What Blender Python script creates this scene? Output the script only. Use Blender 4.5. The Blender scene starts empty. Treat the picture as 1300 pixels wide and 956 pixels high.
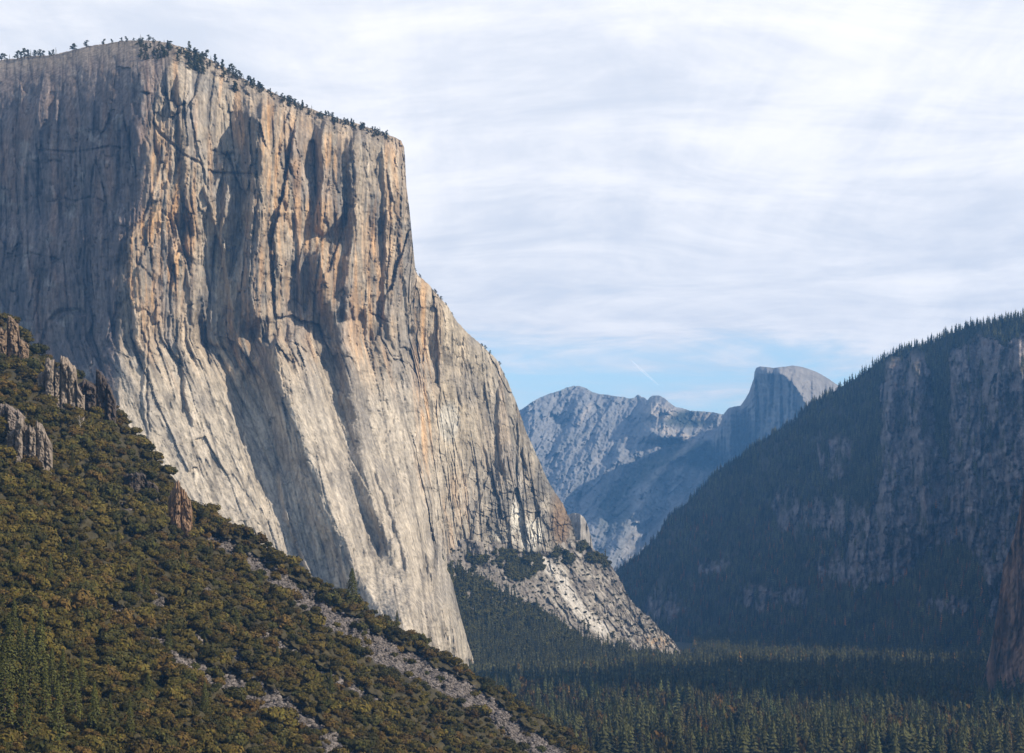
import bpy, math
import numpy as np
from mathutils import Matrix

# ------------------------------------------------------------------ basics
F, HX, HY, CZ = 2426.0, 650.0, 740.0, 160.0     # focal length in photo pixels, principal point, camera height above valley floor
rng = np.random.default_rng(7)
scn = bpy.context.scene
COL = scn.collection

def world_pt(px, py, D):
    return np.stack([(px-HX)/F*D, D, CZ+(HY-py)/F*D], -1)

def smooth(a, b, x):
    t = np.clip((x-a)/(b-a), 0, 1); return t*t*(3-2*t)

_ga = np.random.default_rng(99).uniform(0, 2*math.pi, (256, 256)).astype(np.float32)
_GX, _GY = np.cos(_ga).ravel(), np.sin(_ga).ravel()
def noise(x, y, seed=0):
    """2-D gradient noise, about -1..1"""
    x = np.asarray(x, np.float32)+np.float32(seed*17.31+100); y = np.asarray(y, np.float32)-np.float32(seed*9.77-100)
    if x.shape != y.shape: x, y = np.broadcast_arrays(x, y)
    xf = np.floor(x); yf = np.floor(y); fx = x-xf; fy = y-yf
    xi = xf.astype(np.int32)+seed*37; yi = yf.astype(np.int32)+seed*101
    x0 = xi & 255; x1 = (xi+1) & 255; y0 = (yi & 255)*256; y1 = ((yi+1) & 255)*256
    def g(k, dx, dy): return _GX[k]*dx+_GY[k]*dy
    u = fx*fx*fx*(fx*(fx*6-15)+10); v = fy*fy*fy*(fy*(fy*6-15)+10)
    a = g(x0+y0, fx, fy); a = a+(g(x1+y0, fx-1, fy)-a)*u
    b = g(x0+y1, fx, fy-1); b = b+(g(x1+y1, fx-1, fy-1)-b)*u
    return 1.5*(a+(b-a)*v)

_rt = np.random.default_rng(98).uniform(-1, 1, (5, 65536)).astype(np.float32)
def facet(x, y, seed=0, tilt=1.0):
    """broken rock: cells that are each a flat, slightly tilted slab; returns height and distance to the nearest joint"""
    x = np.asarray(x, np.float32)+np.float32(seed*7.1+50); y = np.asarray(y, np.float32)+np.float32(seed*3.3+50)
    xi = np.floor(x).astype(np.int32); yi = np.floor(y).astype(np.int32)
    d1 = np.full(x.shape, 9., np.float32); d2 = d1.copy(); h = np.zeros(x.shape, np.float32)
    for a in (-1, 0, 1):
        for b in (-1, 0, 1):
            k = ((xi+a+seed*31) & 255)+((yi+b+seed*57) & 255)*256
            dx = x-(xi+a+.5+.48*_rt[0][k]); dy = y-(yi+b+.5+.48*_rt[1][k]); d = np.abs(dx)*.75+np.abs(dy)*.55+.35*np.hypot(dx, dy)
            v = _rt[2][k]*.55+tilt*(_rt[3][k]*dx+_rt[4][k]*dy)
            near = d < d1
            d2 = np.where(near, d1, np.minimum(d2, d)); h = np.where(near, v, h); d1 = np.where(near, d, d1)
    return h, d2-d1

def fbm(x, y, seed=0, octv=4, gain=.5):
    s = 0; a = 1; t = 0
    for i in range(octv):
        s = s+a*noise(x*2**i, y*2**i, seed+i*3); t += a; a *= gain
    return s/t*1.3

def ridged(x, y, seed=0):
    return 1-np.abs(noise(x, y, seed))*1.6

def terrace(n, k, edge=.7):
    t = n*k; f = np.floor(t); return (f+smooth(edge, 1, t-f))/k

def interp(pts, v, axis=1):
    """x of a polyline as a function of y (axis=1) or y as a function of x (axis=0)"""
    p = np.array(pts, float); k = p[:, axis]; o = p[:, 1-axis]; i = np.argsort(k, kind='stable')
    return np.interp(v, k[i], o[i])

def pdist(px, py, line):
    """distance to a polyline and its parameter 0..1"""
    best = np.full(np.shape(px), 1e9); par = np.zeros(np.shape(px)); p = np.array(line, float); n = len(p)-1
    for i in range(n):
        a, b = p[i], p[i+1]; d = b-a
        t = np.clip(((px-a[0])*d[0]+(py-a[1])*d[1])/(d@d), 0, 1)
        q = np.hypot(px-a[0]-t*d[0], py-a[1]-t*d[1])
        m = q < best; best = np.where(m, q, best); par = np.where(m, (i+t)/n, par)
    return best, par

def blob(px, py, cx, cy, rx, ry, soft=.5):
    d = np.hypot((px-cx)/rx, (py-cy)/ry)
    return 1-smooth(1-soft, 1+soft, d)

def mixc(c, col, m):
    return c*(1-m[..., None])+np.array(col)*m[..., None]

# ------------------------------------------------------------------ materials
def new_mat(name):
    m = bpy.data.materials.new(name); m.use_nodes = True
    nt = m.node_tree; nt.nodes.clear(); return m, nt

def attr_mat(name, scale=.2, amount=.35, bump=1.0, bump_dist=1.0, rough=.9, stretch=(1, 1, 1), spec=.15, rnd=0.0, sat=0.0):
    m, nt = new_mat(name); N = nt.nodes.new; L = nt.links.new
    out = N('ShaderNodeOutputMaterial'); b = N('ShaderNodeBsdfPrincipled')
    L(b.outputs[0], out.inputs[0]); b.inputs['Roughness'].default_value = rough
    b.inputs['Specular IOR Level'].default_value = spec
    a = N('ShaderNodeAttribute'); a.attribute_name = 'Col'
    tc = N('ShaderNodeTexCoord'); mp = N('ShaderNodeMapping'); mp.inputs['Scale'].default_value = stretch
    L(tc.outputs['Object'], mp.inputs[0])
    n = N('ShaderNodeTexNoise'); n.inputs['Scale'].default_value = scale; n.inputs['Detail'].default_value = 4
    n.inputs['Roughness'].default_value = .65
    L(mp.outputs[0], n.inputs['Vector'])
    mr = N('ShaderNodeMapRange'); mr.inputs[1].default_value = .3; mr.inputs[2].default_value = .7
    mr.inputs[3].default_value = 1-amount; mr.inputs[4].default_value = 1+amount
    L(n.outputs['Fac'], mr.inputs[0])
    v = N('ShaderNodeVectorMath'); v.operation = 'SCALE'
    L(a.outputs['Color'], v.inputs[0]); L(mr.outputs[0], v.inputs['Scale'])
    src = v.outputs[0]
    if rnd:
        oi = N('ShaderNodeObjectInfo'); m2 = N('ShaderNodeMapRange')
        m2.inputs[3].default_value = 1-rnd; m2.inputs[4].default_value = 1+rnd
        L(oi.outputs['Random'], m2.inputs[0])
        v2 = N('ShaderNodeVectorMath'); v2.operation = 'SCALE'
        L(src, v2.inputs[0]); L(m2.outputs[0], v2.inputs['Scale']); src = v2.outputs[0]
    L(src, b.inputs['Base Color'])
    if bump:
        bp = N('ShaderNodeBump'); bp.inputs['Strength'].default_value = bump; bp.inputs['Distance'].default_value = bump_dist
        L(n.outputs['Fac'], bp.inputs['Height']); L(bp.outputs[0], b.inputs['Normal'])
    return m

M_CLIFF = attr_mat('cliff_granite', .12, .40, 1.0, 4.0, stretch=(1, 1, .28))
M_ROCK = attr_mat('outcrop_rock', .5, .3, .8, .8, stretch=(1, 1, .5))
M_FAR = attr_mat('far_granite', .012, .25, .8, 14.0, stretch=(1, 1, .6))
M_SOIL = attr_mat('slope_soil', .5, .35, .6, .6)
M_LEAF = attr_mat('oak_foliage', .8, .25, 0, rough=.75, spec=.1, rnd=.22)
M_NEEDLE = attr_mat('conifer_foliage', .6, .25, 0, rough=.8, spec=.08, rnd=.2)
M_BARK = attr_mat('bark', 2, .3, 0)
M_SCREE = attr_mat('scree_stone', 1.2, .25, .4, .2)

# ------------------------------------------------------------------ meshes
def mesh_from(name, V, faces, cols, mat, smooth_shade=False):
    """V (n,3); faces (m,k) int array; cols (n,3)"""
    me = bpy.data.meshes.new(name)
    V = np.ascontiguousarray(V, np.float32); faces = np.ascontiguousarray(faces, np.int32)
    m, k = faces.shape
    me.vertices.add(len(V)); me.vertices.foreach_set('co', V.ravel())
    me.loops.add(m*k); me.loops.foreach_set('vertex_index', faces.ravel())
    me.polygons.add(m); me.polygons.foreach_set('loop_start', np.arange(0, m*k, k, dtype=np.int32))
    try: me.polygons.foreach_set('loop_total', np.full(m, k, np.int32))
    except Exception: pass
    if smooth_shade: me.polygons.foreach_set('use_smooth', np.ones(m, bool))
    if cols is not None:
        a = me.color_attributes.new('Col', 'FLOAT_COLOR', 'POINT')
        c = np.ones((len(V), 4), np.float32); c[:, :3] = np.clip(cols, 0, 1); a.data.foreach_set('color', c.ravel())
    me.materials.append(mat); me.update(calc_edges=True)
    return me

def link(name, me, parent=None, **props):
    o = bpy.data.objects.new(name, me); COL.objects.link(o)
    if parent is not None: o.parent = parent
    for k, v in props.items(): o[k] = v
    return o

def grid_surface(name, knots, nu, nv, depth, color, mat, back=((40, -3), (200, -30), (700, -200)), vpow=1.0, bshift=0., jitter=.8, kind='structure', jfreq=.12, **props):
    """A massif: lines run from its skyline down to its foot, each point standing at its own distance; behind the skyline the ground goes on."""
    K = np.array(knots, float)                       # rows: Tx,Ty,Bx,By
    seg = np.hypot(np.diff(K[:, 0]), np.diff(K[:, 1]))+.15*np.hypot(np.diff(K[:, 2]), np.diff(K[:, 3]))
    s = np.concatenate([[0], np.cumsum(seg)]); u = np.linspace(0, s[-1], nu)
    T = np.stack([np.interp(u, s, K[:, 0]), np.interp(u, s, K[:, 1])], -1)
    B = np.stack([np.interp(u, s, K[:, 2]), np.interp(u, s, K[:, 3])], -1)
    T[:, 1] += jitter*(fbm(u*jfreq, u*0, 91, 4, .7)); T[:, 0] += jitter*.7*(fbm(u*jfreq, u*0+5, 92, 4, .7))
    v = np.linspace(0, 1, nv)**vpow
    P = T[None]*(1-v[:, None, None])+B[None]*v[:, None, None]
    px, py = P[..., 0], P[..., 1]
    D = depth(px, py)
    W = world_pt(px, py, D)
    C = color(px, py, D)
    if back:
        top = W[0]; rows = []
        for dy, dz in back[::-1]:
            r = top.copy(); r[:, 1] += dy; r[:, 0] += dy*((px[0]-HX)/F+bshift); r[:, 2] = np.maximum(r[:, 2]+dz, -3)
            rows.append(r)
        W = np.concatenate([np.stack(rows), W]); C = np.concatenate([np.repeat(C[:1], len(rows), 0), C])
    n1 = W.shape[0]
    idx = np.arange(n1*nu).reshape(n1, nu)
    q = np.stack([idx[:-1, :-1], idx[1:, :-1], idx[1:, 1:], idx[:-1, 1:]], -1).reshape(-1, 4)
    me = mesh_from(name, W.reshape(-1, 3), q, C.reshape(-1, 3), mat)
    return link(name, me, kind=kind, **props) if kind else link(name, me, **props)

# ------------------------------------------------------------------ the great cliff
RIM = [(-400,96),(-260,92),(-80,88),(0,76),(20,74),(40,71),(65,70),(90,64),(110,59),(130,56),(155,52),(180,51),(200,52),(215,55),(232,60),(250,67),(268,76),(285,85),
       (300,95),(320,105),(340,114),(360,124),(380,132),(400,140),(420,147),(440,153),(460,159),(480,166),(498,173),(509,178),(513,186)]
EDGE = [(513,186),(514,200),(514,220),(517,245),(520,268),(521,290),(523,315),(523,335),(530,348),(545,362),(557,376),(568,388),(580,408),(595,424),(612,438),(632,458),
        (645,485),(655,510),(662,530),(668,548),(678,570),(690,598),(700,618),(715,640),(726,665),(734,692)]
CORNER = [(236,40),(212,90),(192,150),(190,200),(188,270),(166,300),(158,340),(156,400),(152,450),(150,520),(172,590),(200,660)]

FEAT = [  # crest polyline, amplitude, steep left width, gentle right width, end fades
 ([(352,415),(360,460),(378,530),(403,590),(420,640),(436,683),(452,719),(470,755),(500,810),(520,850)], 130, (40, 78), 95, 30),
 ([(404,300),(412,350),(426,400),(446,460),(454,520),(460,560),(466,600),(478,640),(493,672),(505,705),(514,728)], 72, 25, 60, 40),
 ([(462,380),(474,420),(487,450),(496,480)], 22, 10, 40, 20),
 ([(555,640),(566,690),(576,730)], 10, 5, 30, 20),
 ([(334,128),(333,160),(334,230),(330,300),(326,380),(334,420)], 100, 34, 48, 22),
 ([(412,146),(411,200),(410,250),(408,300)], 46, 15, 32, 14),
 ([(452,165),(452,230),(452,280),(447,350),(440,400)], 52, 17, 36, 14),
 ([(486,185),(490,240),(492,300),(491,400),(500,440)], 22, 7, 26, 14),
 ([(505,186),(504,230),(508,300),(513,350),(520,420)], 16, 5, 22, 14),
 ([(286,200),(287,240),(284,300),(290,350),(300,420),(312,480)], 30, 9, 22, 18),
 ([(228,95),(229,150),(236,215),(240,290),(236,330)], 22, 8, 34, 16),
 ([(262,236),(272,280),(284,318)], 18, 5, 14, 10),
 ([(360,170),(356,230),(352,300),(356,360)], 16, 6, 24, 14),
 ([(374,150),(373,230),(379,300),(382,380),(388,430)], 18, 6, 26, 14),
 ([(240,300),(241,360),(247,410)], 14, 6, 26, 10),
 ([(432,430),(437,480),(434,520)], 16, 6, 20, 10),
 ([(480,596),(494,640),(512,690),(520,730)], 22, 7, 40, 14),
 ([(545,700),(556,750),(570,800),(580,850)], 26, 8, 40, 14),
 ([(528,640),(540,700),(552,740)], 14, 5, 26, 14),
 ([(592,430),(588,480),(584,560)], 10, 5, 40, 14),
 ([(636,480),(634,540),(640,600)], 16, 6, 30, 14),
 ([(612,620),(604,660),(600,700)], 16, 6, 40, 14),
 ([(560,400),(558,460),(562,520)], 9, 4, 30, 14),
 ([(655,520),(668,590),(690,660)], 16, 6, 30, 14),
 ([(355,600),(366,660),(390,720),(410,760)], 24, 7, 30, 14),
 ([(186,430),(182,500),(190,560)], 10, 4, 40, 14),
 ([(228,460),(236,500),(246,540)], 12, 4, 30, 10),
 ([(100,170),(96,240),(104,320)], 14, 8, 40, 14),
 ([(60,240),(56,330),(66,420)], 12, 8, 40, 14),
 ([(140,110),(146,170),(138,240),(146,330)], 14, 6, 34, 14),
]

ARCH = [(236,428),(248,433),(270,450),(282,471),(295,512),(300,546),(313,593),(329,631),(345,690),(350,705)]
CRACKS = [([(52,470),(54,430),(62,408),(78,396),(98,394),(116,402)], 12, 5), ([(40,190),(96,194),(140,186),(160,190)], 7, 3), ([(150,140),(152,200),(146,280),(140,360)], 9, 4),
          ([(190,150),(205,170),(232,196),(262,212)], 9, 3), ([(263,216),(270,219),(330,222)], 9, 3), ([(186,392),(188,450),(186,500),(190,560)], 10, 2.5), ([(170,328),(186,345),(196,358)], 5, 2.5),
          ([(352,440),(362,432),(378,438),(392,452)], 10, 3), ([(462,395),(480,402),(498,412)], 6, 2), ([(540,420),(536,470),(540,520)], 6, 2.5), ([(214,300),(216,360),(214,420)], 9, 3),
          ([(232,440),(228,470),(234,510),(232,530)], 9, 4), ([(500,600),(506,640),(524,690)], 8, 3), ([(560,690),(566,740),(578,790)], 8, 3), ([(70,250),(96,256),(120,250)], 6, 3), ([(0,330),(40,322),(80,332)], 6, 3),
          ([(262,330),(266,380),(262,430),(268,470)], 10, 4), ([(306,440),(310,500),(306,560),(318,620)], 8, 4), ([(395,176),(400,200),(396,226)], 12, 7), ([(612,560),(620,600),(606,640)], 8, 3), ([(645,520),(654,560),(668,600)], 8, 3),
          ([(505,480),(498,540),(480,580)], 6, 3), ([(352,250),(362,262),(366,290),(356,312)], 14, 5)]

def shear_x(px, py):
    """columns lean to the right low on the wall"""
    s = np.interp(px, [150, 330, 470, 600], [.42, .40, .28, .12])
    return px-s*np.clip(py-430, 0, None)

def cliff_relief(px, py):
    u = shear_x(px, py)*1.35; w = (HY-py)*1.35
    wx = 11*noise(u/90, w/200, 5)+1.6*noise(u/25, w/60, 6)
    low = smooth(400, 520, py)*smooth(600, 520, px)
    amp = (1-.62*low)*np.clip(1+.9*fbm(u/75, w/110, 26, 3), .35, 1.7)
    east = smooth(570, 630, px)*smooth(570, 660, py); amp = amp*(1-.45*smooth(530, 560, px)*smooth(620, 540, py))
    h = 17*terrace(noise((u+wx)/70, w/480, 11), 3, .7)*amp
    jx = u+wx+1.1*noise(u/9, w/20, 27); jw = w+6*noise(u/12, w/20, 28)
    f1, e1 = facet(jx/58, jw/230, 1, 1.1); f2, e2 = facet(jx/19, jw/88, 2, 1.2); f3, e3 = facet(jx/8.5, jw/34, 3, 1.2); f4, e4 = facet(jx/4.2, jw/13, 4, 1.2)
    h = h+amp*(19*f1+6.5*f2+2.6*f3)+(.35+.65*amp)*1.3*f4
    h = h-5*amp*smooth(.07, 0, e1)-3*amp*smooth(.09, 0, e2)-1.0*(.4+.6*amp)*smooth(.12, 0, e3)
    h = h+7*terrace(noise((u+wx)/30, w/240, 12), 3, .6)*amp
    h = h+1.2*noise(u/3, w/12, 15)
    crack = np.clip(ridged((u+wx)/26, w/330, 19)-.88, 0, 1)/.12
    h = h-6.5*crack**1.5*amp
    f5, e5 = facet((u+.3*w)/24, (w-.2*u)/20, 5, 1.1); f6, e6 = facet((u+.2*w)/10, w/9, 6, 1.1)
    h = h+(.25*low+east)*(7*f5+3.5*f6)-(.2*low+east)*2*smooth(.1, 0, e5)
    big = 10*fbm(u/120, w/130, 22, 3)*(.4+.6*low)
    return h+big

def cliff_depth(px, py):
    px0 = px
    px = px+3.2*fbm(px/26, py/20, 31, 4, .55)
    xc = interp(CORNER, py)
    t = px-xc
    D = 3020+np.where(t < 0, -t*1.75, t*1.12)+18*np.exp(-(t/14)**2)
    D = D+np.clip(px-520, 0, None)*1.1
    west = smooth(600, 500, px)
    D = D-260*west*(np.clip(py-430, 0, None)/400)**1.15+np.clip(430-py, 0, None)*.12
    D = D-120*smooth(540, 700, px)*(np.clip(py-470, 0, None)/230)
    top = interp(RIM, px, 0)
    dt = py-top
    D = D+90*np.exp(-np.clip(dt, 0, None)/16)*smooth(535, 500, px)
    xr = interp(EDGE, py)
    e = np.clip(xr-px, 0, None)
    D = D+45*np.exp(-e/7)*smooth(175, 200, py)
    # dome-like shoulder at the upper left
    D = D+150*np.exp(-np.clip(dt, 0, None)/38)*smooth(330, 240, px)
    h = 0; pj = py+8*noise(px/9, py/22, 36)
    for k, (line, A, wl, wr, fd) in enumerate(FEAT):
        p = np.array(line, float); y0, y1 = p[0, 1], p[-1, 1]
        env = smooth(y0-fd*.3, y0+fd, pj)*smooth(y1+fd*.5, y1-fd, pj)
        x = interp(line, py)
        s = px-x
        if isinstance(wl, tuple): wl = np.interp(py, [y0, y1], wl)
        prof = np.where(s < 0, smooth(-wl, 0, s), np.clip(1-s/wr, 0, 1)**1.2)
        h = h+A*env*prof
    for line, dpt, wd in CRACKS:
        d, q = pdist(px, py, line); D = D+dpt*smooth(wd, 0, d)*smooth(0, .12, q)*smooth(1, .88, q)
    x = interp(ARCH, py); s = px-x; D = D+16*smooth(428, 445, py)*smooth(700, 640, py)*np.where(s > 0, np.clip(1-s/46, 0, 1)*smooth(0, 3, s), 0)
    px = px0
    shade_wall = smooth(6, -20, t)
    rz = smooth(26, 6, dt+8*noise(px/14, py/14, 33))*smooth(190, 215, px)*smooth(520, 505, px)
    D = D-rz*(11*terrace(noise(px/9, py/5.5, 34), 2, .5)+6*terrace(noise(px/4, py/3, 35), 2, .5))
    rel = cliff_relief(px, py)*(1-.7*smooth(70, 15, dt)*smooth(300, 220, px))
    D = D-h-rel*(1-.2*shade_wall)
    D = D-300*smooth(680, 800, py)*smooth(440, 560, px)
    # the prow's right flank turns away below the ledge
    xe = interp([(569,690),(572,720),(576,750),(584,785),(597,826),(612,870)], py)
    D = D+400*smooth(-1, 10, px-xe)*smooth(712, 726, py)+70*smooth(-1, 6, px-xe)*smooth(699, 712, py)+30*smooth(-14, 0, px-xe)*smooth(694, 720, py)
    return D

def cliff_color(px, py, D):
    u = shear_x(px, py)*1.35; w = (HY-py)*1.35
    wx = 10*noise(u/60, w/200, 50)
    g1 = fbm((u+wx)/26, w/260, 51, 4, .6); g2 = fbm((u+wx)/9, w/120, 52, 3, .6); g3 = fbm(u/40, w/40, 53, 4, .6)
    c = np.empty(px.shape+(3,)); c[:] = (.30, .255, .20)
    c = mixc(c, (.42, .335, .24), smooth(0, .6, g1)*.8)
    c = mixc(c, (.14, .13, .125), smooth(.05, .55, -g1)*.75)
    c = mixc(c, (.19, .195, .19), smooth(.1, .6, g3)*.5)
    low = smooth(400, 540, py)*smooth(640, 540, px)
    c = mixc(c, (.43, .385, .32), low*.85)  # pale slabs; the stronger light on them is partly put into this colour
    org = np.maximum.reduce([blob(px, py, 200, 290, 38, 110, .6), blob(px, py, 345, 200, 14, 90, .6)*.9, blob(px, py, 418, 215, 11, 50, .6), blob(px, py, 395, 330, 24, 90, .6)*.8,
        blob(px, py, 465, 380, 30, 90, .6)*.6, blob(px, py, 540, 470, 14, 120, .6), blob(px, py, 582, 655, 21, 58, .25), blob(px, py, 315, 430, 30, 70, .7)*.5, blob(px, py, 500, 240, 14, 90, .7)*.5,
        blob(px, py, 375, 260, 60, 150, .9)*.55])
    c = mixc(c, (.50, .285, .115), org*smooth(-.4, .45, g2)*.8)
    c = mixc(c, (.42, .25, .12), smooth(.2, .55, noise((u+wx)/16, w/180, 57))*.5*(1-low))
    dk = smooth(.2, .65, noise((u+wx)/13, w/300, 54))*smooth(-.5, .3, noise(u/30, w/120, 55))
    c = mixc(c, (.09, .085, .085), dk*.6*(1-.5*low))
    wt = smooth(.35, .7, noise((u+wx)/7, w/160, 56))
    c = mixc(c, (.50, .44, .35), wt*.45)
    # grey east face, broken dark rock low down, fresh pale scars
    east = smooth(545, 575, px)
    c = mixc(c, (.33, .305, .255), east*.6)
    c = mixc(c, (.46, .38, .27), blob(px, py, 575, 480, 34, 110, .7)*.6)
    c = mixc(c, (.23, .215, .20), smooth(.0, .5, fbm(u/60, w/120, 190, 3))*.55*(1-low*.3))
    broken = smooth(575, 640, py+.0*px)*smooth(600, 625, px)
    c = mixc(c, (.12, .115, .105), broken*.85*smooth(-.5, .3, g3+g2*.5))
    c = mixc(c, (.22, .13, .06), blob(px, py, 712, 660, 12, 34, .6)*.6)
    scar = np.maximum.reduce([blob(px, py, 672, 676, 17, 24, .3), blob(px, py, 657, 655, 8, 18, .5), blob(px, py, 648, 680, 20, 10, .5)*.7])
    c = mixc(c, (.72, .69, .61), scar*smooth(-.8, .2, g3+.4*g2)*.9)
    c = mixc(c, (.43, .41, .36), blob(px, py, 570, 535, 13, 26, .25)*.8)
    c = mixc(c, (.40, .38, .35), blob(px, py, 657, 625, 7, 22, .6)*.5)
    # shaded west wall: part of its shade is put into darker rock colour
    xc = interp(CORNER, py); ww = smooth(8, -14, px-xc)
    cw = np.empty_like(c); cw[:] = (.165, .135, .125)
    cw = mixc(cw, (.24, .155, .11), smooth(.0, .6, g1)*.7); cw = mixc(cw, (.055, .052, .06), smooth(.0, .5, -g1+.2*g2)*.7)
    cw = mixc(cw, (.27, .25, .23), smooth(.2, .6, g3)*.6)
    cw = mixc(cw, (.25, .205, .17), smooth(150, 60, py)*.75*smooth(-.6, .3, g2))  # half-lit summit dome put into the colour as lighter brown
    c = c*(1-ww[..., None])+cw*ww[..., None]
    top = interp(RIM, px, 0)
    c = mixc(c, (.25, .21, .17), smooth(26, 4, py-top)*smooth(520, 500, px)*.8)
    crack = np.clip(ridged((u+11*noise(u/90, w/200, 5)+1.6*noise(u/25, w/60, 6))/26, w/330, 19)-.84, 0, 1)/.16
    c = c*(1-.5*crack*smooth(-.3, .3, g3+.2))[..., None]
    st = .55*noise((u+wx)/2.6, w/95, 60)+.45*noise((u+wx)/1.5, w/60, 61)+.35*noise((u+wx)/6, w/200, 62)
    jx = u+11*noise(u/90, w/200, 5)+1.6*noise(u/25, w/60, 6)+1.1*noise(u/9, w/20, 27); jw = w+6*noise(u/12, w/20, 28)
    f2, e2 = facet(jx/19, jw/88, 2, 0); f3, e3 = facet(jx/8.5, jw/34, 3, 0)
    c = c*np.clip(1+.26*g2+.16*fbm(u/3, w/6, 58, 2)+(.30-.12*low)*st+.26*f2+.22*f3, .35, 2)[..., None]
    c = c*(1-.45*smooth(.09, 0, e2)*smooth(-.3, .4, g3)-.12*smooth(.1, 0, e3))[..., None]
    return c

knots = [(a, b, c2, d) for (a, b), (c2, d) in []]
TK = RIM+EDGE[1:]
Bmap = [(-400,-400,890),(0,0,890),(180,180,900),(320,330,900),(440,455,900),(508,540,900)]
bx = lambda x: (np.interp(x, [m[0] for m in Bmap], [m[1] for m in Bmap]), np.interp(x, [m[0] for m in Bmap], [m[2] for m in Bmap]))
knots = [(x, y, *bx(x)) for x, y in RIM]
eb = [(541,900),(546,900),(560,900),(568,900),(578,895),(590,885),(602,870),(608,850),(608,820),(608,800),(610,780),(612,760),(616,750),(622,745),(630,740),
      (638,735),(648,730),(656,728),(664,725),(672,722),(684,718),(696,714),(706,712),(718,708),(728,706),(738,704)]
for (x, y), (X, Y) in zip(EDGE[1:], eb[1:]): knots.append((x, y, X, Y))
grid_surface('granite_cliff', knots, 1250, 860, cliff_depth, cliff_color, M_CLIFF, back=((25, 1), (120, 4), (900, 10), (1500, -1500)), bshift=-.25, jitter=1.0)

# ------------------------------------------------------------------ lower talus and slabs below the east face
TAL_T = [(540,700),(569,690),(590,684),(610,688),(625,690),(640,684),(655,680),(672,684),(690,679),(710,680),(722,683),(735,687),(742,690),(752,696),(761,702),(769,708),(775,716),(781,725),(788,738),(794,751),(800,761),
         (806,769),(815,776),(823,782),(831,791),(838,799),(847,806),(854,813),(859,820),(862,827),(864,834)]
def talus_depth(px, py):
    # an inclined plane fitted through points of the slope
    k = (HY-py)/F; m = (px-HX)/F
    D = TA/(k-TB*m-TC)
    D = D-12*fbm(px/30, py/26, 61, 5, .55)-34*fbm(px/20, py/40, 180, 3)*smooth(740, 700, py)
    slab = slab_mask(px, py)
    gul = noise((px-py*.75)/16, (py+px*.7)/120, 62)
    fa, ea = facet((px-.5*py)/9, (py+.4*px)/22, 8, 1.2); fb_, eb_ = facet((px-.4*py)/4, (py+.3*px)/7, 9, 1.2)
    D = D-(.5+.2*slab)*(10*fa+4*fb_-4*smooth(.1, 0, ea))-slab*(10*terrace(gul, 2.5, .6)+5*fbm(px/8, py/8, 63, 4, .6))-10*terrace(noise((px-.8*py)/30, (py+px)/160, 64), 2)
    return D
def plane3(P):
    # z = a + b x + c y relative to the camera
    A = []; r = []
    for px, py, D in P: A.append([1, (px-HX)/F*D, D]); r.append((HY-py)/F*D)
    return np.linalg.solve(np.array(A), np.array(r))
TA, TB, TC = plane3([(600, 850, 3230), (730, 692, 3735), (600, 700, 3480)])
SLAB = [(640,700),(672,698),(735,686),(770,705),(800,760),(864,830),(868,846),(800,826),(770,815),(730,790),(690,762),(668,740),(655,722)]
def inside(px, py, poly):
    c = np.zeros(np.shape(px), bool); n = len(poly)
    for i in range(n):
        x1, y1 = poly[i]; x2, y2 = poly[(i+1) % n]
        if y1 == y2: continue
        cond = ((y1 > py) != (y2 > py)) & (px < (x2-x1)*(py-y1)/(y2-y1)+x1); c ^= cond
    return c
def slab_mask(px, py):
    jx = px+7*fbm(px/14, py/14, 65, 3); jy = py+7*fbm(px/14, py/14, 66, 3)
    m = smooth(28, 14, pdist(jx, jy, [(715,706),(745,735),(775,775),(805,800),(845,826)])[0])
    return np.maximum(m, smooth(12, 5, pdist(jx, jy, [(662,712),(690,745),(716,770),(740,786)])[0])*.8)
TGROVE = [([(598,712),(625,712)], 4), ([(645,712),(655,725),(668,722),(676,716)], 12), ([(700,697),(712,706),(722,712)], 6), ([(735,694),(745,694)], 5), ([(752,708),(770,716)], 5)]
def talus_forest(px, py):
    """1 where trees grow"""
    f = smooth(-4, 8, (py-interp([(560,712),(600,728),(640,752),(680,770),(720,790),(760,812),(800,824),(864,842),(900,842)], px, 0))+15*fbm(px/16, py/14, 67, 4, .65))
    for line, r in TGROVE: f = np.maximum(f, smooth(r+3, r-1, pdist(px, py, line)[0]+6*fbm(px/7, py/6, 175, 3)))
    f = f*(1-smooth(5, 2, pdist(px, py, [(690,768),(712,790),(735,803),(765,818)])[0]+3*noise(px/6, py/6, 68)))
    return f*(1-.85*(noise(px/9, py/7, 69) > .38))
def talus_color(px, py, D):
    g = fbm(px/9, py/9, 70, 4, .6); g2 = fbm((px-.8*py)/6, (py+px*.7)/50, 71, 3, .6)
    c = np.empty(px.shape+(3,)); c[:] = (.19, .17, .15)
    c = mixc(c, (.33, .30, .265), smooth(-.1, .6, g+g2*.6)*.7)
    s = slab_mask(px, py)
    c = mixc(c, (.40, .37, .32), s*smooth(-.3, .5, g2+.5*g)*.8)
    wh = smooth(12, 4, pdist(px, py, [(680,708),(710,730),(722,755),(740,780),(765,800)])[0]+4*g)
    c = mixc(c, (.60, .57, .52), wh*.75)
    c = mixc(c, (.09, .085, .07), smooth(.0, .5, fbm(px/7, py/5, 72, 4, .65))*.8*(1-.6*wh))
    c = mixc(c, (.42, .29, .17), blob(px, py, 838, 815, 22, 9, .6)*.6*smooth(-.3, .5, noise(px/4, py/8, 73)))
    f = talus_forest(px, py)
    c = mixc(c, (.05, .05, .03), smooth(.2, .7, f)*.9)
    return c
TK = []
for x, y in TAL_T: TK.append((x, y, np.interp(x, [540, 760, 864], [540, 800, 905]), 900 if x < 760 else np.interp(x, [760, 864], [900, 880])))
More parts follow.
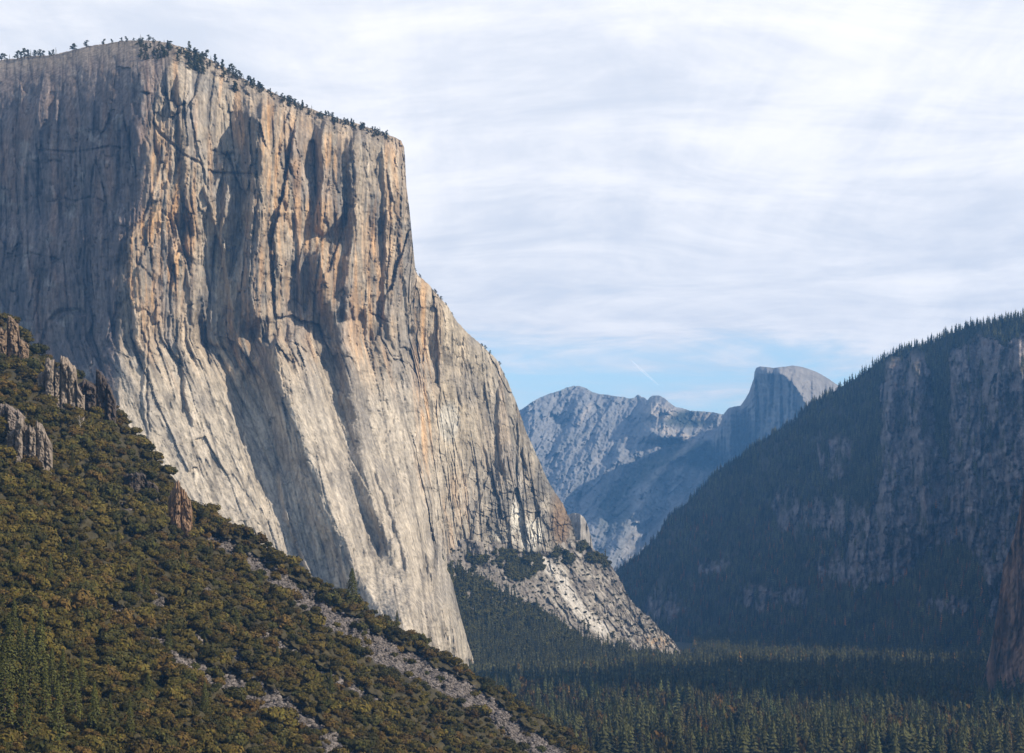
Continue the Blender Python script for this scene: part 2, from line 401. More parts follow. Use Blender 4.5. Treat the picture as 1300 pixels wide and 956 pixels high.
grid_surface('talus_hillside', TK, 520, 330, talus_depth, talus_color, M_CLIFF, back=((20, 0), (160, -40), (500, -900)), bshift=-.35, jitter=3.4, jfreq=.22)

# small bright buttress behind the shoulder
def but_depth(px, py):
    return 4900+np.where(px < 737, (737-px)*6, (px-737)*7)-14*noise(px/3, py/30, 75)-8*noise(px/6, py/8, 76)+60*np.exp(-(py-650)/6.)
def but_color(px, py, D):
    c = np.empty(px.shape+(3,)); c[:] = (.32, .30, .27)
    return c*(1+.3*noise(px/2.5, py/20, 77))[..., None]
grid_surface('rock_buttress_hill', [(706,676,706,730),(716,660,716,730),(722,653,722,730),(729,651,729,730),(735,652,735,730),(741,656,741,730),(746,666,747,730),(750,680,752,730),(753,696,757,730)], 110, 110, but_depth, but_color, M_CLIFF, back=((60, -5), (400, -100), (800, -800)), jitter=.6)

# ------------------------------------------------------------------ forested mountain on the right
MT = [(760,745),(772,732),(785,722),(800,712),(812,704),(822,694),(832,684),(838,674),(848,657),(858,648),(870,641),(882,629),(893,617),(903,606),(914,595),(925,590),(936,585),(949,571),(960,564),(972,557),(990,545),(1008,536),
      (1016,525),(1030,512),(1042,506),(1054,500),(1068,492),(1081,484),(1097,474),(1110,463),(1130,450),(1152,442),(1170,438),(1186,434),(1204,424),(1231,416),(1258,410),(1286,404),(1300,402),(1360,396),(1450,392),(1700,380)]
PILLARS = [([(1133,452),(1128,520),(1122,600),(1124,700)], 110, 10, 60), ([(1162,446),(1166,520),(1172,600),(1180,680)], 90, 12, 18), ([(1204,440),(1212,520),(1230,600),(1240,700)], 60, 12, 50),
           ([(1256,420),(1262,500),(1278,560),(1290,640)], 70, 14, 50), ([(1294,420),(1296,500),(1320,640)], 60, 12, 60)]
def mtn_depth(px, py):
    k = (HY-py)/F; m = (px-HX)/F
    D = -2950/(k-1.25*m-.42)
    rock = mtn_rock(px, py)
    D = D-60*fbm(px/70+py/140, py/90, 80, 4)-28*terrace(noise((px+.4*py)/34, py/80, 81), 2.5, .5)-12*fbm(px/12, py/12, 82, 3)
    fa, ea = facet(px/15+.1*py/15, py/60, 10, 1.2); fb_, eb_ = facet(px/6, py/20, 11, 1.2)
    D = D-rock*(44*fa+20*fb_-16*smooth(.1, 0, ea)+24*terrace(noise(px/14, py/110, 83), 2.5)+12*noise(px/5, py/30, 84)+7*fbm(px/5, py/4, 85, 3))
    for i, (line, A, wl, wr) in enumerate(PILLARS):
        y0, y1 = line[0][1], line[-1][1]; x = interp(line, py)+4*noise(py/18, py*0, 86+i); s = px-x; A = A*1.5
        D = D-A*smooth(y0-4, y0+16, py)*smooth(y1+20, y1-40, py)*np.where(s < 0, smooth(-wl, 0, s), np.clip(1-s/wr, 0, 1))
    return D
def mtn_rock(px, py):
    m = 0*px
    for cx, cy, rx, ry in [(1060,660,40,30),(1000,650,26,30),(1075,720,50,26),(960,760,26,18),(1290,740,20,90),(1010,760,20,14),(905,720,22,10),(1060,580,22,30),(840,770,24,24),(1205,770,44,12)]:
        m = np.maximum(m, blob(px, py, cx, cy, rx, ry, .45))
    jx = px+9*fbm(px/20, py/26, 160, 4, .65); jy = py+14*fbm(px/20, py/26, 161, 4, .65)
    big = inside(jx, jy, [(1128,452),(1168,446),(1182,480),(1192,590),(1204,590),(1206,446),(1262,422),(1275,442),(1300,428),(1340,440),(1340,770),(1262,800),(1250,730),(1225,690),(1180,700),(1150,735),(1085,750),(1060,715),(1100,660),(1122,600),(1116,520)])
    return np.clip(np.maximum(m*.62, big*.72)+.85*fbm(px/9, py/24, 87, 5, .65)-.06, 0, 1)
def mtn_color(px, py, D):
    r = mtn_rock(px, py); g = fbm(px/5, py/14, 88, 4, .7)
    c = np.empty(px.shape+(3,)); c[:] = (.06, .055, .038)
    rc = np.empty_like(c); rc[:] = (.165, .15, .155); rc = mixc(rc, (.36, .32, .32), smooth(.1, .7, g)*smooth(-.4, .5, fbm(px/22, py/40, 170, 3))); rc = mixc(rc, (.08, .075, .08), smooth(-.1, .4, -g)*.85)
    rc = mixc(rc, (.16, .10, .075), smooth(.25, .6, fbm(px/10, py/18, 171, 3))*.5)
    top = smooth(4, 18, py-interp(MT, px, 0)-6*fbm(px/9, py/9, 89, 2))
    k = smooth(.3, .7, r)*top
    c = c*(1-k[..., None])+rc*k[..., None]
    aut = smooth(.5, .75, fbm(px/12, py/8, 90, 3))*smooth(650, 700, py)
    c = mixc(c, (.17, .07, .03), aut*.6)
    path = smooth(3.4, 1.2, pdist(px, py, [(1238,570),(1262,600),(1272,625),(1262,650),(1254,690)])[0])
    c = mixc(c, (.24, .235, .24), path*.7)
    sc = np.maximum(smooth(8, 3, pdist(px, py, [(1190,785),(1208,760),(1232,744)])[0]), smooth(5, 2, pdist(px, py, [(972,765),(1000,742),(1030,718)])[0])*.6)
    return mixc(c, (.20, .14, .12), sc*.6*smooth(-.4, .4, g))
MK = [(x, y, np.interp(x, [760, 785, 1300, 1700], [760, 790, 1300, 1700]), 905) for x, y in MT]
grid_surface('forested_mountain', MK, 850, 520, mtn_depth, mtn_color, M_CLIFF, back=((60, 5), (400, -20), (1500, -700), (2200, -1500)), bshift=.3, jitter=1.6, jfreq=.1)

# dark rock wall at the right edge; its unseen height is shaped to shade the valley floor
NC = [(1236,905),(1246,870),(1256,832),(1261,803),(1266,777),(1270,745),(1274,716),(1281,699),(1288,679),(1294,648),(1299,622),(1306,590),(1318,540),(1340,480),(1380,420),(1440,350),(1510,270),(1620,180),(1800,120),(2100,80)]
def nc_depth(px, py):
    D = 2620-(px-1250)*1.7*np.clip(1-(px-1250)/1800., .5, 1)+(740-py)*.35
    D = np.maximum(D, 1500)
    return D-26*terrace(noise(px/16, py/110, 95), 2.5)-9*terrace(noise(px/6, py/34, 96), 2)-6*fbm(px/8, py/8, 97, 4, .6)
def nc_color(px, py, D):
    g = fbm(px/8, py/30, 98, 4, .6)
    c = np.empty(px.shape+(3,)); c[:] = (.24, .15, .11); c = mixc(c, (.34, .17, .09), smooth(.1, .6, g)*.7)
    return mixc(c, (.035, .032, .032), smooth(0, .5, -g)*.8)
grid_surface('right_cliff', [(x, y, 1236+(x-1236)*1.0, 1020) for x, y in NC], 320, 260, nc_depth, nc_color, M_CLIFF, back=((60, 5), (500, 0), (1100, -600), (1300, -1500)), bshift=.45, jitter=1.5)

# ------------------------------------------------------------------ far ranges
FR = [(560,560),(600,548),(640,530),(663,519),(674,511),(685,505),(697,500),(710,496),(720,492),(728,490),(736,490),(743,492),(748,495),(752,498),(761,500),(770,501),(781,503),(792,504),(799,506),(805,505),(808,502),(811,501),(814,504),
      (817,504),(822,508),(825,504),(829,502),(837,502),(843,505),(849,510),(854,514),(858,517),(866,518),(875,521),(883,522),(892,522),(901,523),(909,524),(917,526),(935,528),(960,530),(1000,540),(1080,560)]
def far_depth(px, py):
    k = (HY-py)/F; m = (px-HX)/F
    D = 12500-(py-500)*11.-np.clip(px-800, 0, None)*3
    D = D-130*terrace(noise((px+py*.75)/62, (py-px*.4)/150, 100), 2, .5)-55*terrace(noise((px+py*.6)/26, (py-px*.5)/90, 101), 2, .5)
    D = D-42*fbm((px+py*.5)/11, (py-px*.4)/16, 102, 4, .6)-20*fbm(px/4, py/4, 103, 3)
    fa, ea = facet((px+.5*py)/18, (py-.5*px)/40, 15, 1.2); fb_, eb_ = facet((px+.4*py)/7, (py-.4*px)/14, 16, 1.2); D = D-45*fa-24*fb_+14*smooth(.08, 0, ea)
    # ridges running down to the left
    for i, (line, A, w) in enumerate([([(905,552),(880,570),(850,588),(835,610),(800,660),(770,720)], 260, 30), ([(743,492),(735,540),(715,600),(700,660)], 170, 30), ([(822,508),(800,545),(780,600),(750,660)], 200, 26), ([(870,640),(830,690),(800,720)], 220, 24)]):
        xx = interp(line, py)+5*noise(py/20, py*0, 104+i); s = px-xx
        e = smooth(line[0][1]-12, line[0][1]+20, py)
        D = D-A*e*np.where(s < 0, smooth(-w, 0, s), np.clip(1-s/(w*2.2), 0, 1))
    D = D-350*blob(px, py, 838, 520, 22, 16, .5)-260*blob(px, py, 846, 548, 30, 12, .5)
    return D
def far_color(px, py, D):
    g = fbm((px+py*.6)/14, (py-px*.5)/50, 107, 4, .6); g2 = fbm(px/4, py/4, 108, 3)
    c = np.empty(px.shape+(3,)); c[:] = (.21, .215, .225)
    c = mixc(c, (.27, .265, .26), smooth(0, .6, g)*.7); c = mixc(c, (.12, .13, .13), smooth(0, .6, -g)*.6)
    trees = np.maximum.reduce([blob(px, py, 893, 578, 26, 18, .5), blob(px, py, 875, 532, 34, 10, .6)*.9, blob(px, py, 848, 560, 30, 5, .5)*.8, blob(px, py, 780, 640, 26, 40, .8)*.6, blob(px, py, 820, 600, 40, 16, .7)*.5, smooth(16, 6, pdist(px, py, [(770,640),(820,590),(860,575)])[0])*.7])
    c = mixc(c, (.04, .05, .035), np.clip(trees*1.2+.4*g2, 0, 1)*smooth(.1, .5, trees))
    pale = np.maximum.reduce([blob(px, py, 838, 522, 20, 11, .4), smooth(7, 3, pdist(px, py, [(822,538),(850,548),(872,556)])[0]), smooth(4, 1, pdist(px, py, [(735,538),(742,526),(750,514)])[0]), smooth(6, 2, pdist(px, py, [(880,560),(850,590),(830,605)])[0])*.6,
        smooth(12, 3, pdist(px, py, [(822,622),(812,660),(796,706)])[0]+7*g2)*.4, blob(px, py, 895, 529, 18, 5, .5)*.7, smooth(4, 1, pdist(px, py, [(782,552),(815,556),(845,563)])[0])*.6])
    return mixc(c, (.44, .39, .33), pale*.7*smooth(-.7, .1, g2))  # sunlit spots of the slabs and ridges, put into paler rock colour
FK = [(x, y, x, 790) for x, y in FR]
grid_surface('far_mountain', FK, 560, 330, far_depth, far_color, M_FAR, back=((200, 0), (1000, -60), (4000, -1500)), jitter=1.0, jfreq=.3)

# half-round granite dome
HD = [(860,640),(880,600),(900,568),(911,548),(916,533),(919,525),(925,518),(933,516),(940,515),(943,511),(947,505),(951,498),(954,489),(957,480),(958,472),(960,467),(965,465),(973,466),(981,467),(992,466),(1000,465),(1006,464),(1013,465),
      (1019,466),(1028,469),(1036,472),(1044,476),(1052,481),(1058,485),(1064,489),(1075,500),(1095,520),(1130,560)]
def hd_depth(px, py):
    xb = interp([(985,460),(992,474),(1000,480),(1006,486),(1014,497),(1022,509),(1034,540),(1050,600)], py)+2*noise(py/8, py*0, 110)
    t = px-xb
    D = 10100+np.where(t < 0, -t*11, t*13)
    D = D-60*terrace(noise(px/9, py/90, 111), 2.5)-30*noise(px/3.5, py/40, 112)*smooth(5, -5, t)
    D = D+260*np.exp(-np.clip(py-interp(HD, px, 0), 0, None)/5)
    D = D+900*smooth(950, 915, px)*0-25*fbm(px/4, py/4, 113, 3)+40*np.abs(noise((px+py)/5, (py-px)/20, 114))*smooth(-3, 3, t)
    D = D-300*smooth(948, 925, px)*smooth(505, 520, py)
    return D
def hd_color(px, py, D):
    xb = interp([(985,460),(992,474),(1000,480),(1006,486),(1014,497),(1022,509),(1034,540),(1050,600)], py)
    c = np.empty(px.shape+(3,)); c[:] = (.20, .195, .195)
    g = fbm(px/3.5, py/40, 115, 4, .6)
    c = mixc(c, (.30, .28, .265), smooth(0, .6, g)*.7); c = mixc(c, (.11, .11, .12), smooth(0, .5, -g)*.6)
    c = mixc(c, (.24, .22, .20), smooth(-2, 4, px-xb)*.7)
    return mixc(c, (.045, .05, .04), blob(px, py, 905, 585, 26, 22, .5)*.8)
grid_surface('granite_dome_mountain', [(x, y, x, 720) for x, y in HD], 330, 260, hd_depth, hd_color, M_FAR, back=((150, 2), (600, -40), (1500, -900), (2500, -1600)), jitter=.5, jfreq=.3)

# ------------------------------------------------------------------ valley floor
gx = np.linspace(-9000, 9000, 120); gy = np.linspace(-1500, 18000, 160)
GX, GY = np.meshgrid(gx, gy); GZ = 3*noise(GX/300, GY/300, 120)-2
W = np.stack([GX, GY, GZ], -1); idx = np.arange(GX.size).reshape(GX.shape)
q = np.stack([idx[:-1, :-1], idx[:-1, 1:], idx[1:, 1:], idx[1:, :-1]], -1).reshape(-1, 4)
gc = np.empty((GX.size, 3)); gc[:] = (.05, .05, .025)
link('valley_ground', mesh_from('valley_ground', W.reshape(-1, 3), q, gc, M_SOIL), kind='structure')

# ------------------------------------------------------------------ near hillside
NEAR = [(-300,300),(-200,330),(-100,362),(-40,385),(0,404),(19,406),(31,424),(44,446),(63,458),(75,469),(88,476),(94,478),(110,482),(125,494),(132,506),(144,520),(160,536),(175,554),(188,570),(200,585),(219,605),(238,628),(251,648),
        (270,655),(288,666),(307,678),(320,684),(337,694),(352,706),(368,716),(386,730),(410,743),(431,754),(457,770),(483,788),(509,804),(530,810),(551,825),(572,842),(593,856),(624,872),(700,921),(760,962),(900,1066),(1100,1210)]
NA, NB, NCc = -288., -.677, .151
def near_depth(px, py):
    k = (HY-py)/F; m = (px-HX)/F
    D = NA/(k-NB*m-NCc)
    D = D*(1-.034*fbm(px/70, py/60, 130, 4)-.012*fbm(px/22+py/60, py/20, 129, 3)-.007*fbm(px/10, py/8, 131, 3))
    # a shallow gully follows the stone streams
    d = scree(px, py)
    return D*(1+.010*d)
STREAMS = [([(268,684),(290,693),(330,718),(365,742),(400,770),(440,797),(480,822),(520,843),(560,862),(620,900),(700,960)], [7,9,11,13,13,16,17,18,15,14,14]),
           ([(320,795),(345,812),(380,833),(400,850),(437,866),(500,905)], [3,5,7,6,5,6]),
           ([(134,766),(150,778),(176,795),(200,812),(232,838),(262,855),(310,872),(380,910),(440,960)], [4,9,9,8,9,13,16,14,14]),
           ([(40,668),(62,680),(90,702),(112,732)], [3,6,8,3]),
           ([(190,752),(205,766),(214,774)], [3,7,4]), ([(256,740),(264,748)], [5,4]), ([(287,768),(292,772)], [4,3]), ([(153,640),(166,648)], [2,2]), ([(200,672),(214,686)], [2,3]), ([(240,800),(262,826)], [5,6]), ([(300,832),(318,850)], [5,5])]
def scree(px, py):
    m = 0*px
    wob = 6*fbm(px/12, py/12, 132, 4, .7)+5*smooth(.1, .6, noise(px/34, py/30, 191))
    for line, ws in STREAMS:
        d, t = pdist(px, py, line); w = np.interp(t, np.linspace(0, 1, len(ws)), ws)*1.0
        m = np.maximum(m, smooth(1.0, -1.5, d-w+wob))
    return m
def near_color(px, py, D):
    c = np.empty(px.shape+(3,)); c[:] = (.050, .042, .020)
    g = fbm(px/8, py/6, 133, 4)
    c = mixc(c, (.10, .08, .04), smooth(.1, .6, g)*.5)
    s = scree(px, py)
    c = mixc(c, (.115, .10, .093), s)
    c = mixc(c, (.24, .22, .21), s*smooth(.1, .5, fbm(px/2, py/2, 134, 2))*.6)
    return mixc(c, (.08, .065, .06), s*smooth(0, .5, fbm(px/3, py/3, 135, 2))*.6)
grid_surface('near_hillside', [(x, y, -300+(x+300)*.93, 1500) for x, y in NEAR], 760, 560, near_depth, near_color, M_SOIL, back=((15, -2), (60, -30), (220, -150), (400, -500)), vpow=1.35, jitter=1.2, jfreq=.1)

# ------------------------------------------------------------------ plant prototypes
def ico(sub):
    import bmesh
    bm = bmesh.new(); bmesh.ops.create_icosphere(bm, subdivisions=sub, radius=1)
    V = np.array([v.co[:] for v in bm.verts]); Fc = np.array([[v.index for v in f.verts] for f in bm.faces]); bm.free(); return V, Fc

def tri_leaves(c, nrm, size, r):
    """one leaf clump triangle at each centre"""
    n = len(c); t = r.normal(size=(n, 3)); t -= (t*nrm).sum(1, keepdims=True)*nrm; t /= np.linalg.norm(t, axis=1, keepdims=True)+1e-9
    b = np.cross(nrm, t); s = size[:, None]
    V = np.stack([c+t*s, c-.5*t*s+.8*b*s, c-.5*t*s-.8*b*s], 1).reshape(-1, 3)
    return V, np.arange(3*n).reshape(-1, 3)

def bush_proto(seed, leaves=420, palette=0, size=.13, core=1):
    """rounded broadleaf crown of several lobes; unit radius about 1, sits on z=0"""
    r = np.random.default_rng(seed); nl = r.integers(5, 9); Vs = []; Fs = []; Cs = []; off = 0
    base = [np.array((.098, .076, .017)), np.array((.056, .052, .014)), np.array((.106, .070, .020))][palette]
    lobes = [(np.array((0, 0, .62)), .62)]
    for i in range(nl):
        a = r.uniform(0, 2*math.pi); d = r.uniform(.35, .75); lobes.append((np.array((d*math.cos(a), d*math.sin(a), r.uniform(.3, .85))), r.uniform(.28, .46)))
    iv, jf = ico(core)
    for p, R in lobes:
        V = iv*R*.82*(1+.15*r.normal(size=(len(iv), 1))); V = V*(1, 1, .85)+p
        Vs.append(V); Fs.append(jf+off); off += len(V); Cs.append(np.tile(base*.75, (len(V), 1)))
        n = int(leaves*R*R/sum(q[1]**2 for q in lobes))
        d = r.normal(size=(n, 3)); d[:, 2] = np.abs(d[:, 2])*1.1-.35; d /= np.linalg.norm(d, axis=1, keepdims=True)
        c = p+d*(1, 1, .85)*R*r.uniform(.82, 1.12, (n, 1))
        nr = d+.32*r.normal(size=(n, 3)); nr /= np.linalg.norm(nr, axis=1, keepdims=True)
        V, f = tri_leaves(c, nr, size*r.uniform(.55, 1.3, n), r)
        col = base*r.uniform(.75, 1.25, (n, 1))*(1+.05*r.normal(size=(n, 3)))*r.uniform(.85, 1.2)
        Vs.append(V); Fs.append(f+off); off += len(V); Cs.append(np.repeat(col, 3, 0))
    return np.concatenate(Vs), np.concatenate(Fs), np.concatenate(Cs)

def conifer_proto(seed, levels=16, per=7, R=.17, color=(.066, .066, .020), broad=.8, bare=.12):
    """crown of drooping branch fans, height 1"""
    r = np.random.default_rng(seed); V = []; C = []; color = np.array(color)
    for i in range(levels):
        t = i/(levels-1); z = bare+(1-bare)*(t**.92)
        rad = R*(1-t)**broad*r.uniform(.78, 1.18)+.008
        a0 = r.uniform(0, 6.28)
        for j in range(per if t < .85 else max(3, per//2)):
            a = a0+2*math.pi*j/per+r.normal()*.18; L = rad*r.uniform(.65, 1.2); dz = (.045+.5/levels)*r.uniform(.5, 1.1)
            w = L*r.uniform(.30, .5); ca, sa = math.cos(a), math.sin(a); zz = z+r.normal()*.01
            root = (0, 0, zz+dz*.8); p1 = (L*ca, L*sa, zz-dz*.55)
            q1 = (L*.62*ca-w*sa, L*.62*sa+w*ca, zz-dz*.5); q2 = (L*.62*ca+w*sa, L*.62*sa-w*ca, zz-dz*.5)
            col = color*r.uniform(.6, 1.4)
            V += [root, q1, p1, root, p1, q2]; C += [col*.75, col, col*1.15, col*.75, col*1.15, col]
    # needle mass round the stem: a darker inner cone added to block light
    n = 6; k = len(V); Fc = np.arange(k).reshape(-1, 3)
    ring = [(R*.42*math.cos(2*math.pi*j/n), R*.42*math.sin(2*math.pi*j/n), bare) for j in range(n)]+[(0, 0, .97)]
    V += ring; C += [color*.6]*7
    Fc = np.concatenate([Fc, np.array([[k+j, k+(j+1) % n, k+n] for j in range(n)])])
    return np.array(V), Fc, np.array(C)

def trunk_proto(h, r0=.014, color=(.10, .07, .05), n=6):
    V = []; C = []
    for z, r in ((0, r0), (h*.5, r0*.8), (h, r0*.3)):
        for j in range(n): V.append((r*math.cos(6.283*j/n), r*math.sin(6.283*j/n), z)); C.append(color)
    Fc = []
    for l in range(2):
        for j in range(n):
            a, b = l*n+j, l*n+(j+1) % n; Fc += [[a, b, b+n], [a, b+n, a+n]]
    return np.array(V), np.array(Fc), np.array(C)

def scatter_mesh(name, protos, pos, scale, mat, rot=None, cmul=None, zs=None, **props):
    """thousands of plants nobody could count, as one object"""
    n = len(pos); which = rng.integers(0, len(protos), n); Vs = []; Fs = []; Cs = []; off = 0
    rot = rng.uniform(0, 6.283, n) if rot is None else rot
    cmul = rng.uniform(.7, 1.3, (n, 1)) if cmul is None else cmul
    zs = np.ones(n) if zs is None else zs
    for k, (V, Fc, C) in enumerate(protos):
        ii = np.where(which == k)[0]
        if not len(ii): continue
        c, s = np.cos(rot[ii])[:, None], np.sin(rot[ii])[:, None]
        X = V[None, :, 0]*c-V[None, :, 1]*s; Y = V[None, :, 0]*s+V[None, :, 1]*c; Z = np.repeat(V[None, :, 2], len(ii), 0)
        P = np.stack([X, Y, Z*zs[ii][:, None]], -1)*scale[ii][:, None, None]+pos[ii][:, None, :]
        Vs.append(P.reshape(-1, 3)); Cs.append((C[None]*cmul[ii][:, None, :]).reshape(-1, 3))
        Fs.append((Fc[None]+(np.arange(len(ii))*len(V))[:, None, None]+off).reshape(-1, 3)); off += len(ii)*len(V)
    me = mesh_from(name, np.concatenate(Vs), np.concatenate(Fs), np.concatenate(Cs), mat)
    return link(name, me, kind='stuff', **props)

def near_pt(px, py):
    px = np.asarray(px, float); py = np.asarray(py, float); return world_pt(px, py, near_depth(px, py))

# ------------------------------------------------------------------ oaks and brush on the near hillside
BUSH = [bush_proto(200+i, palette=[0, 1, 0, 1, 2, 0][i]) for i in range(6)]
BUSH_ME = [mesh_from('oak_crown', *p[:2], p[2], M_LEAF) for p in BUSH]
OUTC = [  # outcrops: centre px, py, width px, height px
 (8, 428, 34, 44), (74, 484, 50, 52), (117, 496, 46, 44), (10, 524, 34, 26), (30, 556, 56, 44), (228, 632, 24, 78), (178, 610, 34, 20)]
def place_mask(px, py):
    ok = (scree(px, py) < .3+.9*(rng.uniform(size=np.shape(px)) < .16)) & (py > interp(NEAR, px, 0)-1)
    for cx, cy, w, h in OUTC: ok &= ~((np.abs(px-cx) < w*.40) & (py > cy-h*.3) & (py < cy+h*.42))
    return ok
gxx, gyy = np.meshgrid(np.arange(-120, 800, 8.2), np.arange(395, 1010, 6.4))
gxx = (gxx+rng.uniform(-4.5, 4.5, gxx.shape)).ravel(); gyy = (gyy+rng.uniform(-4, 4, gyy.shape)).ravel()
ok = place_mask(gxx, gyy) & (rng.uniform(size=gxx.shape) > .10)
# an extra row right on the skyline, so that the crest reads as trees
ex = np.arange(-60, 780, 7.5)+rng.uniform(-3, 3, 112); ey = interp(NEAR, ex, 0)+rng.uniform(0, 4, 112)
ok2 = place_mask(ex, ey)
BX = np.concatenate([gxx[ok], ex[ok2]]); BY = np.concatenate([gyy[ok], ey[ok2]])
BP = near_pt(BX, BY); BS = np.where(rng.uniform(size=len(BX)) < .16, rng.uniform(6.5, 9, len(BX)), rng.uniform(3.2, 5.8, len(BX)))*np.clip(.9+.4*fbm(BX/40, BY/40, 140, 2), .6, 1.35)
BS = np.where(BY > 800, BS*.9, BS); BP[:, 2] -= BS*.15
appar = BS/BP[:, 1]*((BX > -5) & (BX < 1305) & (BY < 960))
order = np.argsort(-appar); big = order[:285]; rest = order[285:]
zones = lambda x, y: ('on the high left slope among the rock outcrops' if y < 600 and x < 150 else 'on the crest of the near hillside against the pale cliff' if y < interp(NEAR, x, 0)+22 else
    'between the stone streams low on the near hillside' if y > 760 else 'on the open middle of the near hillside')
kinds = ['rounded golden olive oak', 'dense green live oak', 'broad golden olive oak', 'low green live oak', 'russet brown brush oak', 'spreading golden olive oak']
for i in big:
    k = int(rng.integers(0, 6)); o = link('oak_tree', BUSH_ME[k]); o.location = BP[i]; s = float(BS[i])
    o.scale = (s, s, s*float(rng.uniform(.8, 1.15))); o.rotation_euler = (0, 0, float(rng.uniform(0, 6.28)))
    z = zones(BX[i], BY[i]); o['label'] = kinds[k]+' '+z; o['category'] = 'tree'; o['group'] = kinds[k]+'s '+z
cm = np.clip(1+.5*fbm(BX[rest]/30, BY[rest]/26, 141, 3), .45, 1.6)[:, None]*rng.uniform(.8, 1.25, (len(rest), 1))*(1+np.stack([.13*noise(BX[rest]/28, BY[rest]/22, 142), 0*BX[rest], 0*BX[rest]], -1))
scatter_mesh('brush_cover', BUSH, BP[rest], BS[rest], M_LEAF, cmul=cm)

# conifers standing in the brush
def clump_conifer(seed, R=.17, n=1700, color=(.082, .084, .024)):
    r = np.random.default_rng(seed); t = r.uniform(.05, 1, n)**.85; a = r.uniform(0, 6.283, n)
    tier = .72+.28*np.abs(np.sin(t*38+a*.8+noise(a*1.5, t*6, seed)*2)); rad = R*(1-t)**.85*tier*(1+.28*noise(a*1.2, t*9, seed+1))+.006
    q = r.uniform(.45, 1.05, n); c = np.stack([np.cos(a)*rad*q, np.sin(a)*rad*q, t-.06*q*rad/R], -1)
    nr = np.stack([np.cos(a), np.sin(a), .9+0*a], -1)+.6*r.normal(size=(n, 3)); nr /= np.linalg.norm(nr, axis=1, keepdims=True)
    V, f = tri_leaves(c, nr, .017*r.uniform(.6, 1.5, n)*(1.1-.4*t), r)
    return V, f, np.repeat(np.array(color)*r.uniform(.6, 1.4, (n, 1)), 3, 0)
CON = [clump_conifer(300+i, .14+.02*i) for i in range(4)]
CON_ME = [mesh_from('crown', *p[:2], p[2], M_NEEDLE) for p in CON]
TR_ME = mesh_from('trunk', *trunk_proto(.95)[:2], trunk_proto(.95)[2], M_BARK)
def tall_conifer(p, h, label, group=None, k=0, crown=None, wide=1.0, name='conifer_tree'):
    e = link(name, None); e.location = p; e.scale = (h*wide, h*wide, h); e.rotation_euler = (0, 0, float(rng.uniform(0, 6.28)))
    e['label'] = label; e['category'] = 'tree'
    if group: e['group'] = group
    link('trunk', TR_ME, e); link('crown', crown or CON_ME[k], e); return e
tall_conifer(near_pt(447, 772), 27, 'lone dark fir rising above the near crest against the pale cliff foot', wide=1.5, k=3)
tall_conifer(near_pt(504, 802), 15, 'small sparse fir on the crest right of the lone dark fir', k=1)
for j, (x, y, hh) in enumerate([(-6,878,34),(12,885,32),(26,865,25),(38,890,30),(52,872,33),(66,892,22),(80,902,25),(6,920,30),(30,935,28),(58,930,26),(96,925,24),(120,938,22),(-20,850,30),(74,945,24),(18,812,18),(104,884,17),(140,945,20),(165,935,16),(46,846,16)]):
    tall_conifer(near_pt(x, y), hh, 'tall olive green conifer in the stand at the lower left corner', 'conifers at the lower left corner', j % 4, wide=1.1)
for x, y, hh in [(176,752,15),(186,760,13),(98,716,14),(150,700,11),(232,724,12),(64,742,15),(300,800,12),(214,826,15),(352,848,12),(120,800,14),(268,706,10),(20,720,13),(330,742,10),(188,900,16),(260,905,15),(420,880,13),(385,800,10),(142,640,10),(60,640,11),(92,594,10)]:
    tall_conifer(near_pt(x, y), hh, 'small dark conifer standing among the olive oaks of the near hillside', 'scattered conifers on the near hillside', int(rng.integers(0, 4)), wide=float(rng.uniform(1.1, 1.7)))
# bare dead tree
def dead_tree():
    r = np.random.default_rng(5); V = []; Fc = []
    def limb(a, b, r0, r1):
        a = np.array(a, float); b = np.array(b, float); d = b-a; d /= np.linalg.norm(d); s = np.cross(d, (.3, .9, .2)); s /= np.linalg.norm(s); t = np.cross(d, s); k = len(V)
        for p, q in ((a, r0), (b, r1)):
            for j in range(4): V.append(p+q*(s*math.cos(j*1.571)+t*math.sin(j*1.571)))
        for j in range(4): A, B = k+j, k+(j+1) % 4; Fc.extend([[A, B, B+4], [A, B+4, A+4]])
    limb((0, 0, -1), (.4, 0, 6), .35, .25); limb((.4, 0, 6), (-.2, .3, 13), .25, .08)
    for i in range(10):
        z = 4+i*.9; a = r.uniform(0, 6.28); L = r.uniform(1.5, 3); limb((.2, 0, z), (L*math.cos(a), L*math.sin(a), z+L*.8), .12, .04)
    V = np.array(V); return mesh_from('dead_tree', V, np.array(Fc), np.tile((.34, .31, .28), (len(V), 1)), M_BARK)
o = link('dead_tree', dead_tree(), label='bare grey dead tree standing in the green slope below the fluted outcrop', category='tree'); o.location = near_pt(101, 552)

